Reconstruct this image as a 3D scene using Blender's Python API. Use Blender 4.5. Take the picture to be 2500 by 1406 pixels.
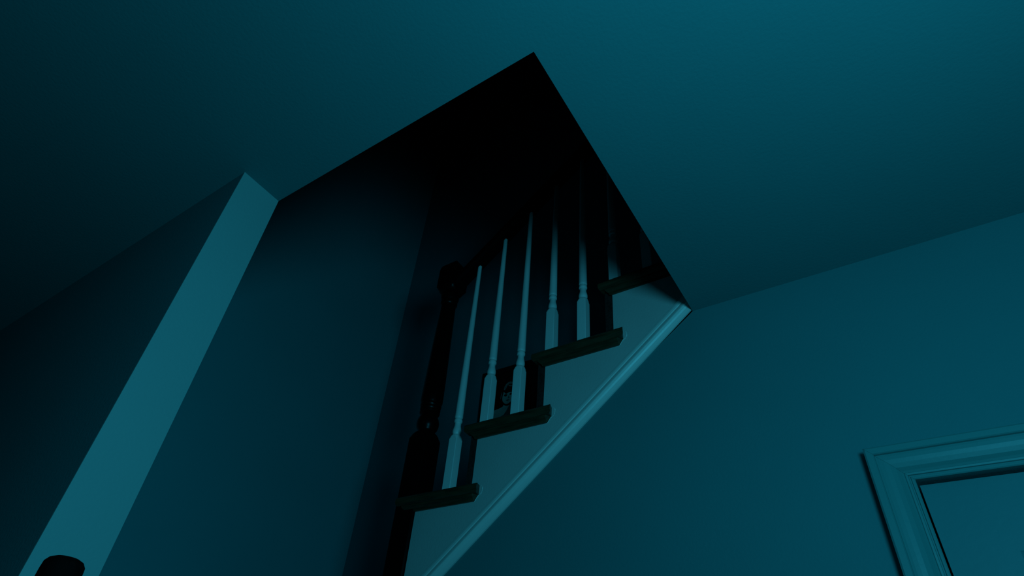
import bpy, bmesh, math, random
from mathutils import Vector, Matrix
random.seed(4)
for o in list(bpy.data.objects):
    bpy.data.objects.remove(o, do_unlink=True)
SC = bpy.context.scene
COL = SC.collection
CZ = 1.55                       # eye height; all z values below are written relative to it and shifted by V()

# ------------------------------------------------------------------ camera, world, light, exposure
cam_d = bpy.data.cameras.new('camera')
cam = bpy.data.objects.new('camera', cam_d)
COL.objects.link(cam)
SC.camera = cam
R = Matrix(((0.8320485043032161, 0.5486865599474451, 0.08147604199898022),
            (0.28995643247887176, -0.555431802820516, 0.7793720418899287),
            (0.47288534947797484, -0.6248508392797356, -0.6212413982507149)))
cam.matrix_world = Matrix.Translation((0, 0, CZ)) @ R.transposed().to_4x4()
cam_d.sensor_width = 36.0
cam_d.lens = 1435.884 / 2500 * 36
cam_d.shift_x = (1250 - 1220.57) / 2500
cam_d.shift_y = (773.24 - 703) / 2500
cam_d.clip_start = 0.02

w = bpy.data.worlds.new('night')
SC.world = w
w.use_nodes = True
w.node_tree.nodes['Background'].inputs[0].default_value = (0.0, 0.35, 0.55, 1)
w.node_tree.nodes['Background'].inputs[1].default_value = 0.0

ld = bpy.data.lights.new('room_lamp', 'POINT')
ld.energy = 23.8
ld.color = (0.055, 0.68, 1.0)
ld.shadow_soft_size = 0.17
lo = bpy.data.objects.new('room_lamp', ld)
lo.location = (0.40, 0.0, CZ + 0.345)
COL.objects.link(lo)

SC.view_settings.view_transform = 'Standard'
SC.view_settings.look = 'None'
SC.view_settings.gamma = 1.0
SC.view_settings.use_curve_mapping = False
SC.view_settings.exposure = 0.0

# ------------------------------------------------------------------ helpers
def V(x, y, z):
    return Vector((x, y, z + CZ))

def mat(name, base, rough=0.5, noise=0.0, nscale=8.0, bump=0.0, bscale=200.0, spec=0.5, stretch=(1, 1, 1), second=None):
    m = bpy.data.materials.new(name)
    m.use_nodes = True
    nt = m.node_tree
    b = nt.nodes['Principled BSDF']
    b.inputs['Roughness'].default_value = rough
    b.inputs['Specular IOR Level'].default_value = spec
    tc = nt.nodes.new('ShaderNodeTexCoord')
    mp = nt.nodes.new('ShaderNodeMapping')
    mp.inputs['Scale'].default_value = stretch
    nt.links.new(tc.outputs['Object'], mp.inputs[0])
    n = nt.nodes.new('ShaderNodeTexNoise')
    n.inputs['Scale'].default_value = nscale
    n.inputs['Detail'].default_value = 4
    nt.links.new(mp.outputs[0], n.inputs['Vector'])
    r = nt.nodes.new('ShaderNodeValToRGB')
    c2 = second or tuple(c * (1 - noise) for c in base)
    r.color_ramp.elements[0].position = 0.35
    r.color_ramp.elements[1].position = 0.65
    r.color_ramp.elements[0].color = (*c2, 1)
    r.color_ramp.elements[1].color = (*base, 1)
    nt.links.new(n.outputs['Fac'], r.inputs[0])
    nt.links.new(r.outputs[0], b.inputs['Base Color'])
    if bump:
        n2 = nt.nodes.new('ShaderNodeTexNoise')
        n2.inputs['Scale'].default_value = bscale
        n2.inputs['Detail'].default_value = 3
        nt.links.new(mp.outputs[0], n2.inputs['Vector'])
        bp = nt.nodes.new('ShaderNodeBump')
        bp.inputs['Strength'].default_value = bump
        bp.inputs['Distance'].default_value = 0.002
        nt.links.new(n2.outputs['Fac'], bp.inputs['Height'])
        nt.links.new(bp.outputs[0], b.inputs['Normal'])
    return m

M = {
    'trim': mat('moulding_paint', (0.86, 0.84, 0.80), 0.38, 0.03, 6, 0.15, 60, 0.5),
    'matte': mat('dull_black_wood', (0.004, 0.003, 0.003), 0.75, 0.4, 20, 0.1, 60, 0.04, stretch=(8, 8, 1)),
    'stairwall': mat('stair_wall_shade_paint', (0.042, 0.267, 0.304), 0.85, 0.04, 2, 0.2, 120, 0.15),  # darker than the far wall: shade behind the balusters is put into the colour
    'upper': mat('upper_shade_paint', (0.02, 0.05, 0.055), 0.9, 0.04, 2, 0.2, 120, 0.1),  # near black to cut bounce: the upper stairwell's shade is in the colour
    'wall': mat('wall_paint', (0.046, 0.239, 0.255), 0.7, 0.04, 3, 0.25, 160, 0.25),
    'ceiling': mat('ceiling_paint', (0.053, 0.255, 0.266), 0.9, 0.03, 3, 0.25, 140, 0.15),
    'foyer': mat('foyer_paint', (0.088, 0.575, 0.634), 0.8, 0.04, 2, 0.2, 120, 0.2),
    'wall_end_lit': mat('wall_end_lit_paint', (0.274, 0.426, 0.418), 0.7, 0.03, 3, 0.25, 160, 0.25),  # lighter than the wall it ends: its bright glow is put into the colour
    'white': mat('white_trim_paint', (0.95, 0.93, 0.90), 0.38, 0.03, 6, 0.15, 60, 0.5),
    'string': mat('stringer_paint', (0.623, 0.600, 0.578), 0.5, 0.06, 5, 0.3, 180, 0.3),
    'casing': mat('casing_paint', (0.061, 0.258, 0.258), 0.4, 0.03, 6, 0.1, 60, 0.4),
    'door': mat('door_paint', (0.053, 0.228, 0.243), 0.5, 0.03, 6, 0.15, 80, 0.3),
    'tread': mat('tread_wood', (0.055, 0.047, 0.023), 0.38, 0.5, 14, 0.2, 60, 0.4, stretch=(1, 8, 8)),
    'riser': mat('riser_wood', (0.034, 0.030, 0.027), 0.5, 0.4, 14, 0.2, 60, 0.3, stretch=(8, 1, 8)),
    'black': mat('black_stained_wood', (0.004, 0.003, 0.003), 0.3, 0.4, 20, 0.1, 60, 0.12, stretch=(8, 8, 1)),
    'floor': mat('floor_wood', (0.05, 0.035, 0.02), 0.5, 0.4, 6, 0.2, 60, 0.3, stretch=(8, 1, 1)),
    'frame': mat('picture_frame_wood', (0.006, 0.006, 0.006), 0.6, 0.3, 20, 0, 1, 0.1),
    'canvas': mat('picture_ground', (0.010, 0.012, 0.011), 0.9, 0.5, 30, 0, 1, 0.0),
    'skin': mat('painted_skin', (0.85, 0.97, 0.85), 0.9, 0.12, 45, 0, 1, 0.0),
    'hair': mat('painted_hair', (0.016, 0.016, 0.016), 0.9, 0.5, 60, 0, 1, 0.0),
    'curl': mat('painted_hair_light', (0.42, 0.48, 0.42), 0.9, 0.6, 120, 0, 1, 0.0),
    'ink': mat('painted_dark', (0.008, 0.008, 0.008), 0.9, 0.2, 40, 0, 1, 0.0),
    'lip': mat('painted_lip', (0.26, 0.24, 0.22), 0.9, 0.2, 40, 0, 1, 0.0),
    'brass': mat('door_knob_metal', (0.5, 0.4, 0.2), 0.3, 0.1, 20),
}

def link(name, me, m, parent=None):
    o = bpy.data.objects.new(name, me)
    COL.objects.link(o)
    if m: me.materials.append(m)
    if parent: o.parent = parent
    return o

def build(name, bm, m, parent=None, smooth=False, origin=None):
    """bm in world coordinates; the object's origin is moved to `origin` (or the mesh's bottom centre)."""
    bmesh.ops.recalc_face_normals(bm, faces=bm.faces)
    xs = [v.co.x for v in bm.verts]; ys = [v.co.y for v in bm.verts]; zs = [v.co.z for v in bm.verts]
    c = Vector(origin) if origin else Vector(((min(xs)+max(xs))/2, (min(ys)+max(ys))/2, min(zs)))
    bmesh.ops.translate(bm, verts=bm.verts, vec=-c)
    me = bpy.data.meshes.new(name)
    bm.to_mesh(me); bm.free()
    if smooth:
        for p in me.polygons: p.use_smooth = True
        me.set_sharp_from_angle(angle=math.radians(38))
    o = link(name, me, m, parent)
    o.location = c - (parent.location if parent and parent.parent is None else
                      (parent.location + parent.parent.location if parent else Vector((0, 0, 0))))
    return o

def empty(name, loc, parent=None):
    o = bpy.data.objects.new(name, None)
    COL.objects.link(o)
    o.empty_display_size = 0.1
    o.location = loc
    if parent:
        o.parent = parent; o.location = Vector(loc) - parent.location
    return o

def tag(o, label, cat, group=None):
    o['label'] = label; o['category'] = cat
    if group: o['group'] = group
    return o

def struct(o, label=None):
    o['kind'] = 'structure'
    if label: o['label'] = label
    return o

def add_box(bm, x0, x1, y0, y1, z0, z1, bevel=0.0, segs=2):
    vs = [bm.verts.new(V(x, y, z)) for x in (x0, x1) for y in (y0, y1) for z in (z0, z1)]
    fs = [(0, 1, 3, 2), (4, 6, 7, 5), (0, 4, 5, 1), (2, 3, 7, 6), (0, 2, 6, 4), (1, 5, 7, 3)]
    faces = [bm.faces.new([vs[i] for i in f]) for f in fs]
    if bevel:
        es = {e for f in faces for e in f.edges}
        bmesh.ops.bevel(bm, geom=list(es), offset=bevel, segments=segs, affect='EDGES', profile=0.5)

def box(name, x0, x1, y0, y1, z0, z1, m, parent=None, bevel=0.0):
    bm = bmesh.new(); add_box(bm, x0, x1, y0, y1, z0, z1, bevel)
    return build(name, bm, m, parent)

def prism(bm, pts, fn0, fn1):
    """pts 2-D outline; fn0 / fn1 turn a 2-D point into the 3-D point of either cap"""
    a = [bm.verts.new(fn0(p)) for p in pts]
    b = [bm.verts.new(fn1(p)) for p in pts]
    n = len(pts)
    bm.faces.new(a); bm.faces.new(list(reversed(b)))
    for i in range(n):
        bm.faces.new((a[i], a[(i+1) % n], b[(i+1) % n], b[i]))

def xz_prism(bm, pts, y0, y1):
    prism(bm, pts, lambda p: V(p[0], y0, p[1]), lambda p: V(p[0], y1, p[1]))

def xy_prism(bm, pts, z0, z1):
    prism(bm, pts, lambda p: V(p[0], p[1], z0), lambda p: V(p[0], p[1], z1))

def add_lathe(bm, cx, cy, prof, n=28, cap0=True, cap1=True):
    rings = []
    for z, r in prof:
        rings.append([bm.verts.new(V(cx + r*math.cos(2*math.pi*k/n), cy + r*math.sin(2*math.pi*k/n), z)) for k in range(n)])
    for a, b in zip(rings, rings[1:]):
        for k in range(n):
            bm.faces.new((a[k], a[(k+1) % n], b[(k+1) % n], b[k]))
    if cap0: bm.faces.new(list(reversed(rings[0])))
    if cap1: bm.faces.new(rings[-1])

def post_angles(m=7):
    """angles of one turn, closely paired at the four corners so that every arris gets a narrow chamfer"""
    out = []
    for q in range(4):
        c = math.pi/4 + q*math.pi/2
        e = math.radians(2.6)
        out += [c-e, c+e] + [c+e+(math.pi/2-2*e)*k/(m+1) for k in range(1, m+1)]
    return out

def add_square_to_round(bm, cx, cy, z0, h, z1, z2, r):
    """square post from z0 to z1 whose four shoulders are turned down to radius r at z2"""
    N = 5
    ang = post_angles()
    n = len(ang)
    def row(z, R_):
        out = []
        for a in ang:
            c, s_ = math.cos(a), math.sin(a)
            q = min(h/max(abs(c), abs(s_)), R_)
            out.append(bm.verts.new(V(cx+c*q, cy+s_*q, z)))
        return out
    rings = [row(z0, 9)]
    for i in range(N+1):
        t = i/N
        rings.append(row(z1+(z2-z1)*math.sin(t*math.pi/2), h*1.38+(r-h*1.38)*t))
    for a, b in zip(rings, rings[1:]):
        for k in range(n):
            bm.faces.new((a[k], a[(k+1) % n], b[(k+1) % n], b[k]))
    bm.faces.new(rings[0]); bm.faces.new(rings[-1])

# ------------------------------------------------------------------ measured levels (metres, relative to the eye)
H = 1.066           # ceiling of the hall
SLAB = 1.462        # upper floor
YW = 1.30           # stair-side wall / stringer face
YB = 2.06           # wall behind the stairs
XL = -2.35          # far left wall of the stairwell
XE = -0.321         # edge of the stair opening
Y1 = 0.443          # near edge of the stair opening
FL = -CZ
YC0 = YW+0.068
RUN, RISE = 0.2328, 0.198

# ------------------------------------------------------------------ room shell
struct(box('floor', -4.2, 2.6, -2.6, YB+0.1, FL-0.1, FL, M['floor']), 'dark wood floor of the hall')
bm = bmesh.new()
xy_prism(bm, [(-4.2, -2.6), (2.6, -2.6), (2.6, YW), (XE, YW), (XE, Y1), (-4.2, Y1)], H, H+0.38)
struct(build('ceiling', bm, M['ceiling']), 'flat plain ceiling with a square cut stairwell opening')
# wall with the door, full height right of the opening, following the moulding under the stairs left of it
DX0, DX1, DZ = 0.038, 0.80, 0.512
LOW = [(-1.153, 0.435 - 0.03), (XE, 0.435 - 0.03 + 0.843*(-0.321+1.153))]
bm = bmesh.new()
xz_prism(bm, [(XL, FL), (DX0, FL), (DX0, DZ), (DX1, DZ), (DX1, FL), (2.6, FL), (2.6, H),
              (XE, H), (-1.153, 0.405), (-1.25, 0.405-0.08), (XL, 0.325)], YW, YW+0.10)
struct(build('wall_right', bm, M['wall']), 'wall with the door and the stair stringer')
bm = bmesh.new(); add_box(bm, -4.2, -1.048, 0.343, Y1, FL, H)
wl = struct(build('wall_left', bm, M['wall']), 'dark wall on the left, seen at a grazing angle')
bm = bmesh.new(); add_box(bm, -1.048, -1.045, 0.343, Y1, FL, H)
struct(build('wall_end', bm, M['wall_end_lit'], wl))
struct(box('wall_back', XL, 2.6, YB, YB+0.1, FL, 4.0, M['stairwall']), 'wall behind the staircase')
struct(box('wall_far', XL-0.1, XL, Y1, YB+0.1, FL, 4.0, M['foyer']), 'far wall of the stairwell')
struct(box('wall_near', -4.2, 2.6, -2.7, -2.6, FL, H, M['wall']))
struct(box('wall_side', 2.6, 2.7, -2.7, YB+0.1, FL, H, M['wall']))
struct(box('wall_hall_end', -4.3, -4.2, -2.7, Y1, FL, H, M['wall']))
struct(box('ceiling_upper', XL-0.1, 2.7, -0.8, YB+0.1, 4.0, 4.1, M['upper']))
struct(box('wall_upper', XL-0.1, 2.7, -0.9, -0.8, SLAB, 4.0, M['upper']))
struct(box('floor_upper', XE+0.006, 2.6, YW+0.002, YB, SLAB-0.03, SLAB, M['tread']))
struct(box("floor_landing", XL, -1.254-0.028, YC0, YB, 0.472-0.14, 0.472, M['tread']))

# ------------------------------------------------------------------ door and its casing
door = bmesh.new()
gx0, gx1, gz1 = DX0+0.004, DX1-0.004, DZ-0.006
yf = YW+0.006
stile, rail = 0.103, 0.13
cx_m = (gx0+gx1)/2
cols = [(gx0+stile, cx_m-0.05), (cx_m+0.05, gx1-stile)]
rows = [(gz1-rail-0.22, gz1-rail), (gz1-rail-0.33-0.62, gz1-rail-0.33), (FL+0.24, gz1-rail-0.95-0.12)]
xs = sorted({gx0, gx1, *[v for c in cols for v in c]})
zs = sorted({FL+0.008, gz1, *[v for r in rows for v in r]})
for i in range(len(xs)-1):
    for j in range(len(zs)-1):
        if (xs[i], xs[i+1]) in cols and (zs[j], zs[j+1]) in rows: continue
        add_box(door, xs[i], xs[i+1], yf, yf+0.035, zs[j], zs[j+1])
bmesh.ops.remove_doubles(door, verts=door.verts, dist=1e-5)
d1 = struct(build('door_1', door, M['door']), 'flat painted panel door at the lower right')
def raised_panel(x0, x1, z0, z1):
    bm = bmesh.new()
    steps = [(0.0, 0.0), (0.005, 0.003), (0.012, 0.007), (0.022, 0.007), (0.045, 0.002)]
    prev = None
    for ins, dep in steps:
        r = [bm.verts.new(V(x, yf+dep, z)) for x, z in ((x0+ins, z0+ins), (x1-ins, z0+ins), (x1-ins, z1-ins), (x0+ins, z1-ins))]
        if prev:
            for k in range(4): bm.faces.new((prev[k], prev[(k+1) % 4], r[(k+1) % 4], r[k]))
        prev = r
    bm.faces.new(prev)
    return build('door_panel', bm, M['door'], d1)
for c in cols:
    for r in rows: raised_panel(*c, *r)
bm = bmesh.new()
# lathe along y for the knob
n = 20
prof = [(0.0, 0.028), (0.006, 0.028), (0.008, 0.012), (0.03, 0.011), (0.036, 0.024), (0.05, 0.028), (0.062, 0.022), (0.066, 0.006)]
rings = [[bm.verts.new(V(gx1-0.06+r*math.cos(2*math.pi*k/n), yf-d, -0.62+r*math.sin(2*math.pi*k/n))) for k in range(n)] for d, r in prof]
for a, b in zip(rings, rings[1:]):
    for k in range(n): bm.faces.new((a[k], a[(k+1) % n], b[(k+1) % n], b[k]))
bm.faces.new(rings[-1])
build('door_handle', bm, M['brass'], d1, smooth=True)
# casing profile: (distance outward from the opening, how proud of the wall)
CW = 0.068
cas = [(0.0, 0.0), (0.0, 0.011), (0.002, 0.0125), (0.0055, 0.0125), (0.0065, 0.0105), (0.0085, 0.0105), (0.0095, 0.0135), (0.013, 0.014),
       (0.0145, 0.0125), (0.018, 0.0145), (0.024, 0.0190), (0.032, 0.0225), (0.040, 0.0240), (0.047, 0.0243), (0.0515, 0.0240), (0.0525, 0.0285), (0.0545, 0.0302),
       (CW-0.003, 0.0305), (CW, 0.0285), (CW, 0.0)]
def casing(p0, p1, out, ext0, ext1):
    """runs p0->p1 in the wall plane, `out` points away from the opening, ext = mitre growth at either end"""
    bm = bmesh.new()
    d = (Vector(p1) - Vector(p0)).normalized(); o_ = Vector(out)
    a, b = [], []
    for s, h_ in cas:
        q0 = Vector(p0) + o_*s - d*s*ext0
        q1 = Vector(p1) + o_*s + d*s*ext1
        a.append(bm.verts.new(V(q0.x, YW-h_, q0.y))); b.append(bm.verts.new(V(q1.x, YW-h_, q1.y)))
    for k in range(len(a)-1): bm.faces.new((a[k], a[k+1], b[k+1], b[k]))
    bm.faces.new((a[-1], a[0], b[0], b[-1]))
    bm.faces.new(a); bm.faces.new(list(reversed(b)))
    return build('door_casing', bm, M['casing'], d1)
casing((DX0, FL), (DX0, DZ-0.0004), (-1, 0), 0, 1)
casing((DX0, DZ), (DX1, DZ), (0, 1), 1, 1)
casing((DX1, FL), (DX1, DZ-0.0004), (1, 0), 0, 1)

# ------------------------------------------------------------------ moulding under the stringer
def trim_z(x): return 0.435 + 0.843*(x+1.153)
ux = Vector((1, 0.843)).normalized()
nx = Vector((0.843, -1)).normalized()       # down and to the right, across the moulding
mp = [(-0.001, 0.0), (-0.001, 0.010), (0.006, 0.012), (0.012, 0.012), (0.013, 0.0105), (0.015, 0.0105), (0.017, 0.0125), (0.022, 0.015), (0.027, 0.0165), (0.029, 0.0165),
      (0.030, 0.0135), (0.033, 0.0125), (0.037, 0.009), (0.043, 0.0065), (0.049, 0.005), (0.049, 0.0)]
bm = bmesh.new()
a, b = [], []
for s, h_ in mp:
    def at_x(x):
        base = Vector((-1.153, trim_z(-1.153))) + nx*s
        t = (x-base.x)/ux.x
        return base + ux*t
    q0, q1 = at_x(-1.40), at_x(XE-0.0005)
    a.append(bm.verts.new(V(q0.x, YW-h_, q0.y))); b.append(bm.verts.new(V(q1.x, YW-h_, q1.y)))
for k in range(len(a)-1): bm.faces.new((a[k], a[k+1], b[k+1], b[k]))
bm.faces.new((a[-1], a[0], b[0], b[-1])); bm.faces.new(a); bm.faces.new(list(reversed(b)))
struct(build('trim_1', bm, M['trim']), 'painted moulding that climbs along the foot of the stair stringer')

# ------------------------------------------------------------------ staircase
XR = [-1.254, -1.0205, -0.7885, -0.5560]     # faces of the risers
ZT = [0.670, 0.868, 1.066, 1.264]            # tops of the treads
stairs = tag(empty('staircase', V(-0.79, YW, 0.472)), 'staircase with a pale painted cut stringer and dark wood treads climbing to the right', 'stairs')
# cut stringer, one board following the steps
pts = []
for x, z in zip(XR, ZT):
    pts += [(x, z-RISE-0.028), (x, z-0.028)]
pts[0] = (-1.2265, 0.33); pts[1] = (-1.2265, ZT[0]-0.028)
pts += [(XE, ZT[-1]-0.028)]
pts += [(XE, trim_z(XE)-0.01), ]
# close the outline (drop the degenerate first corner)
bm = bmesh.new()
pts = [p for p in pts]
xz_prism(bm, pts, YW-0.0015, YW+0.03)
bmesh.ops.bevel(bm, geom=list(bm.edges), offset=0.0011, segments=1, affect='EDGES')
build('stringer', bm, M['string'], stairs)
# return nosing profile across y: (how far out of the stringer, height under the tread top)
NO = 0.030
nose = [(0.0, 0.0), (-NO+0.010, 0.0), (-NO+0.003, -0.003), (-NO, -0.009), (-NO, -0.017), (-NO+0.003, -0.024), (-NO+0.009, -0.028), (0.0, -0.028)]
for i, (x, z) in enumerate(zip(XR, ZT)):
    x0 = x-0.035
    x1 = (XR[i+1] if i+1 < 4 else XE)
    bm = bmesh.new()
    # tread board with a rounded front edge
    fr = [(x0+0.010, 0.0), (x0+0.003, -0.003), (x0, -0.009), (x0, -0.017), (x0+0.003, -0.024), (x0+0.010, -0.028), (x1-0.0005, -0.028), (x1-0.0005, 0.0)]
    xz_prism(bm, [(p[0], z+p[1]) for p in fr], YW+0.0005, YB-0.002)
    tr = build('tread', bm, M['tread'], stairs)
    # mitred return nosing on the open side
    bm = bmesh.new()
    xe = x1+0.038 if i < 3 else x1-0.002
    a, b = [], []
    for dy, dz in nose:
        a.append(bm.verts.new(V(x0-dy*0+(0.0 if dy > -NO+0.011 else 0.0) + (dy+NO)*0.0 + (0.004 if dz in (0.0, -0.028) else 0.0), YW+dy, z+dz)))
        b.append(bm.verts.new(V(xe-(0.006 if dz in (0.0, -0.028) else 0.0)-(0.004 if dy > -0.01 else 0), YW+dy-(0.0), z+dz)))
    m_ = len(a)
    for k in range(m_): bm.faces.new((a[k], a[(k+1) % m_], b[(k+1) % m_], b[k]))
    bm.faces.new(a); bm.faces.new(list(reversed(b)))
    rn = build('return_nosing', bm, M['tread'], tr)
    # cove moulding tucked under the nosing
    bm = bmesh.new()
    cv = [(0.0, -0.028), (-0.017, -0.028), (-0.0165, -0.032), (-0.012, -0.036), (-0.007, -0.040), (-0.0055, -0.046), (0.0, -0.046)]
    a, b = [], []
    for dy, dz in cv:
        a.append(bm.verts.new(V(x+dy*0.9-0.002, YW+dy-0.0017, z+dz))); b.append(bm.verts.new(V(xe-0.012+dy*0.5+(dz+0.028)*0.6, YW+dy-0.0017, z+dz)))
    m_ = len(a)
    for k in range(m_): bm.faces.new((a[k], a[(k+1) % m_], b[(k+1) % m_], b[k]))
    bm.faces.new(a); bm.faces.new(list(reversed(b)))
    build('cove_moulding', bm, M['tread'], tr)
    if i < 3:       # ragged bead of paint where the nosing end meets the stringer
        bm = bmesh.new()
        path = [(xe-0.004, -0.001), (xe+0.0005, -0.005), (xe+0.001, -0.012), (xe+0.0005, -0.019), (xe-0.003, -0.026), (xe-0.009, -0.029), (xe-0.016, -0.036), (xe-0.021, -0.044), (xe-0.024, -0.047)]
        pr_ = None
        for j in range((len(path)-1)*4+1):
            k, t_ = min(j//4, len(path)-2), (j-4*min(j//4, len(path)-2))/4
            cx_, cz_ = path[k][0]*(1-t_)+path[k+1][0]*t_, path[k][1]*(1-t_)+path[k+1][1]*t_
            rr = random.uniform(0.0003, 0.0017)
            ring_ = [bm.verts.new(V(cx_+rr*math.cos(q*math.pi/2.5), YW-0.0016+0.8*rr*math.sin(q*math.pi/2.5), z+cz_)) for q in range(5)]
            if pr_:
                for q in range(5): bm.faces.new((pr_[q], pr_[(q+1) % 5], ring_[(q+1) % 5], ring_[q]))
            else: bm.faces.new(ring_)
            pr_ = ring_
        bm.faces.new(list(reversed(pr_)))
        build('paint_bead', bm, M['white'], tr)
    bm = bmesh.new()
    add_box(bm, x-0.026, x-0.001, YW+0.001, YB-0.002, z-RISE+0.0005, z-0.0285)
    build('riser', bm, M['riser'], stairs)

# ------------------------------------------------------------------ railing: newel post, handrail, balusters
YC = 1.328
rl = tag(empty('stair_railing', V(-1.266, YC, 0.472)), 'stair railing with slim white turned balusters between black newel post and black handrail', 'railing')
NX = -1.266
nw = empty('newel_post', V(NX, YC, 0.40), rl)
nw['label'] = 'black turned newel post'
bm = bmesh.new()
add_square_to_round(bm, NX, YC, 0.326, 0.0385, 0.882, 0.906, 0.031)
def sub(name, bm, m, smooth=True):
    return build(name, bm, m, nw, smooth=smooth)
sub('base_block', bm, M['black'])
bm = bmesh.new()
prof = [(0.9055, 0.031), (0.912, 0.029), (0.918, 0.0305), (0.926, 0.0355), (0.938, 0.0385), (0.950, 0.0385), (0.962, 0.0355), (0.972, 0.030),
        (0.979, 0.029), (0.983, 0.0345), (0.988, 0.0355), (0.992, 0.032), (0.996, 0.0355), (1.001, 0.036), (1.005, 0.033), (1.010, 0.0365),
        (1.016, 0.0375), (1.020, 0.0355), (1.030, 0.039), (1.06, 0.0392), (1.2, 0.0362), (1.35, 0.0325), (1.462, 0.0292), (1.470, 0.029),
        (1.476, 0.0335), (1.483, 0.0340), (1.490, 0.031), (1.498, 0.0345), (1.508, 0.037), (1.518, 0.0365), (1.524, 0.033), (1.5295, 0.033)]
add_lathe(bm, NX, YC, prof, 40)
sub('turned_shaft', bm, M['black'])
bm = bmesh.new()
n_ = 32
zz = [(1.530, 0.033), (1.534, 0.040), (1.540, 0.047), (1.548, 0.054), (1.556, 0.070)]
rings = []
hh = 0.0425
for z, R_ in zz:
    rings.append([bm.verts.new(V(NX+math.cos(a)*min(hh/max(abs(math.cos(a)), abs(math.sin(a))), R_),
                                 YC+math.sin(a)*min(hh/max(abs(math.cos(a)), abs(math.sin(a))), R_), z))
                  for a in [2*math.pi*k/n_+math.pi/4 for k in range(n_)]])
for z, s in ((1.645, 1.0), (1.662, 0.96), (1.676, 0.86), (1.686, 0.68), (1.691, 0.4)):
    rings.append([bm.verts.new(V(NX+s*math.cos(a)*hh/max(abs(math.cos(a)), abs(math.sin(a))),
                                 YC+s*math.sin(a)*hh/max(abs(math.cos(a)), abs(math.sin(a))), z))
                  for a in [2*math.pi*k/n_+math.pi/4 for k in range(n_)]])
for a, b in zip(rings, rings[1:]):
    for k in range(n_): bm.faces.new((a[k], a[(k+1) % n_], b[(k+1) % n_], b[k]))
bm.faces.new(rings[0]); bm.faces.new(rings[-1])
sub('top_block', bm, M['black'])

def rail_z(x): return 1.622 + 0.843*(x+1.131)     # underside of the handrail
sec = [(-0.017, 0.0), (0.017, 0.0), (0.019, 0.012), (0.029, 0.018), (0.030, 0.034), (0.024, 0.050), (0.012, 0.057), (-0.012, 0.057), (-0.024, 0.050), (-0.030, 0.034), (-0.029, 0.018), (-0.019, 0.012)]
bm = bmesh.new()
a = [bm.verts.new(V(-1.2245, YC+dy, rail_z(-1.2245)+dz*1.3)) for dy, dz in sec]
b = [bm.verts.new(V(-0.20, YC+dy, rail_z(-0.20)+dz*1.3)) for dy, dz in sec]
for k in range(len(a)): bm.faces.new((a[k], a[(k+1) % len(a)], b[(k+1) % len(a)], b[k]))
bm.faces.new(a); bm.faces.new(list(reversed(b)))
hr = build('handrail', bm, M['matte'], rl, smooth=True)
hr['label'] = 'black handrail'

def baluster(x, z0, shoulder):
    bm = bmesh.new()
    top = rail_z(x)+0.004
    add_square_to_round(bm, x, YC, z0+0.0003, 0.0155, z0+shoulder, z0+shoulder+0.016, 0.0128)
    q = z0+shoulder+0.0158
    L = top-q
    prof = [(0.0, 0.0128), (0.003, 0.0122), (0.005, 0.0132), (0.010, 0.0146), (0.017, 0.0146), (0.025, 0.0128), (0.034, 0.0108), (0.042, 0.0106),
            (0.046, 0.0110), (0.048, 0.0134), (0.053, 0.0139), (0.057, 0.0132), (0.059, 0.0118), (0.062, 0.0118), (0.064, 0.0134), (0.068, 0.0138), (0.074, 0.0136)]
    prof = [(q+a_, r_) for a_, r_ in prof]
    s0 = prof[-1][0]
    for k in range(1, 9):
        t = k/8
        prof.append((s0+(top-s0)*t, 0.0136+(0.0078-0.0136)*t))
    add_lathe(bm, x, YC, prof, 24)
    o = build('baluster', bm, M['white'], rl, smooth=True)
    return o
BX = [-1.131, -1.016, -0.901, -0.786, -0.671, -0.556, -0.441]
BT = [0, 1, 1, 2, 2, 3, 3]
for i, (x, t) in enumerate(zip(BX, BT)):
    baluster(x, ZT[t], 0.186)

# ------------------------------------------------------------------ framed portrait on the wall behind the stairs
PY = YB
PK = (YB-0.012)/2.28
pic = tag(empty('framed_portrait', V(-1.60*PK, PY, 1.42*PK)), 'small black framed portrait of a curly haired woman on the wall behind the balusters', 'picture')
fx0, fx1, fz0, fz1 = -1.80*PK, -1.43*PK, 1.42*PK, 1.862*PK
bm = bmesh.new()
pr = [(0.0, 0.0), (0.0, 0.018), (0.006, 0.022), (0.018, 0.018), (0.026, 0.014), (0.03, 0.006)]
def frame_side(p0, p1, inn):
    bm = bmesh.new()
    p0 = Vector(p0); p1 = Vector(p1); d = (p1-p0).normalized(); q = Vector(inn)
    a, b = [], []
    for s, h_ in pr + [(0.03, 0.0)]:
        u = p0+q*s+d*s; v = p1+q*s-d*s
        a.append(bm.verts.new(V(u.x, PY-h_-0.0005, u.y))); b.append(bm.verts.new(V(v.x, PY-h_-0.0005, v.y)))
    n = len(a)
    for k in range(n): bm.faces.new((a[k], a[(k+1) % n], b[(k+1) % n], b[k]))
    bm.faces.new(a); bm.faces.new(list(reversed(b)))
    build('frame_rail', bm, M['frame'], pic)
frame_side((fx0, fz0), (fx1, fz0), (0, 1)); frame_side((fx0, fz1), (fx1, fz1), (0, -1))
frame_side((fx0, fz0), (fx0, fz1), (1, 0)); frame_side((fx1, fz0), (fx1, fz1), (-1, 0))
cv_ = box('canvas', fx0+0.028, fx1-0.028, PY-0.006, PY-0.001, fz0+0.028, fz1-0.028, M['canvas'], pic)
lay = [0]
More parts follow.
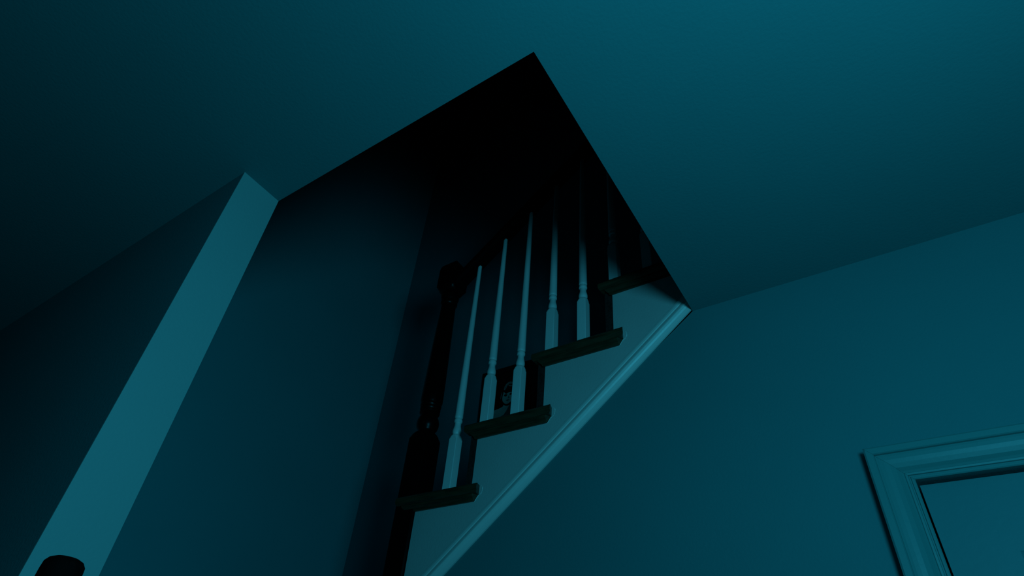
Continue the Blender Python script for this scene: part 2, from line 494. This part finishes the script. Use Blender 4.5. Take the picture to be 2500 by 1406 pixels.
def patch(name, pts, m, smooth_n=0):
    lay[0] += 1
    y = PY-0.006-0.0004*lay[0]
    if smooth_n:                                    # Catmull-Rom through the points
        out = []
        n = len(pts)
        for i in range(n):
            p0, p1, p2, p3 = [Vector(pts[(i+k) % n]) for k in (-1, 0, 1, 2)]
            for j in range(smooth_n):
                t = j/smooth_n
                out.append(0.5*((2*p1)+(-p0+p2)*t+(2*p0-5*p1+4*p2-p3)*t*t+(-p0+3*p1-3*p2+p3)*t**3))
        pts = [(p.x, p.y) for p in out]
    bm = bmesh.new()
    xz_prism(bm, pts, y, y+0.0003)
    bmesh.ops.triangulate(bm, faces=[f for f in bm.faces if len(f.verts) > 4])
    return build(name, bm, m, cv_)
def P(px, py):          # picture coordinates in a 100 x 130 grid around the face, centre x, chin at 0
    return ((-1.618+px*0.0010)*PK, (1.637+py*0.0010)*PK)
patch('painted_hair', [P(-42, -12), P(-50, 30), P(-44, 70), P(-24, 118), P(12, 132), P(46, 112), P(58, 60), P(52, 10), P(40, -20), P(20, -6), P(-20, -6)], M['hair'], 6)
patch('painted_shoulders', [P(-104, -100), P(-100, -52), P(-84, -36), P(-50, -30), P(-28, -22), P(-20, 2), P(18, 2), P(24, -26), P(60, -36), P(96, -56), P(104, -100)], M['skin'], 5)
patch('painted_dress', [P(-60, -104), P(-44, -86), P(-10, -72), P(6, -40), P(16, -22), P(30, -24), P(64, -34), P(100, -54), P(108, -104)], M['lip'], 4)
patch('painted_collar', [P(-26, -4), P(-22, -16), P(0, -26), P(24, -18), P(26, 0), P(0, 0)], M['ink'], 5)
patch('painted_face', [P(-32, 58), P(-36, 30), P(-30, 6), P(-12, -12), P(4, -14), P(22, -4), P(34, 20), P(38, 56), P(26, 84), P(0, 92), P(-22, 84)], M['skin'], 6)
patch('painted_fringe', [P(-32, 86), P(-24, 62), P(-10, 52), P(6, 58), P(24, 54), P(40, 48), P(46, 80), P(20, 108), P(-14, 106)], M['hair'], 6)
patch('painted_curl', [P(-30, 84), P(-26, 104), P(-8, 122), P(14, 124), P(30, 112), P(22, 108), P(4, 112), P(-8, 102), P(-16, 86), P(-24, 78)], M['curl'], 6)
patch('painted_curl', [P(-2, 104), P(14, 102), P(26, 94), P(18, 92), P(6, 96)], M['curl'], 5)
patch('painted_curl', [P(-42, 66), P(-48, 40), P(-46, 24), P(-42, 34), P(-38, 60)], M['curl'], 5)
patch('painted_eye', [P(-24, 44), P(-16, 49), P(-5, 45), P(-8, 36), P(-18, 35)], M['ink'], 5)
patch('painted_eye', [P(12, 44), P(20, 48), P(30, 44), P(26, 37), P(16, 36)], M['ink'], 5)
patch('painted_nose', [P(6, 36), P(9, 28), P(12, 20), P(4, 18), P(5, 24)], M['lip'], 5)
patch('painted_mouth', [P(-7, 8), P(0, 11), P(6, 10), P(14, 9), P(6, 2), P(-1, 2)], M['lip'], 5)

# ------------------------------------------------------------------ black rounded post top at the lower left
px_, py_ = -0.80, 0.2992
t = tag(empty('wooden_post', V(px_, py_, FL)), 'black wooden post with rounded top poking up at the lower left corner', 'post')
bm = bmesh.new()
add_lathe(bm, px_, py_, [(FL+0.03, 0.014), (-0.2, 0.014), (0.05, 0.014), (0.075, 0.012)], 20)
build('shaft', bm, M['matte'], t, smooth=True)
bm = bmesh.new()
add_lathe(bm, px_, py_, [(FL, 0.15), (FL+0.015, 0.15), (FL+0.03, 0.11), (FL+0.035, 0.02)], 28)
build('foot', bm, M['matte'], t, smooth=True)
bm = bmesh.new()
add_lathe(bm, px_, py_, [(0.074, 0.012), (0.080, 0.020), (0.090, 0.0216), (0.120, 0.0216), (0.146, 0.0214), (0.1535, 0.0208), (0.158, 0.0175), (0.1605, 0.012), (0.1612, 0.005)], 32)
build('knob', bm, M['matte'], t, smooth=True)
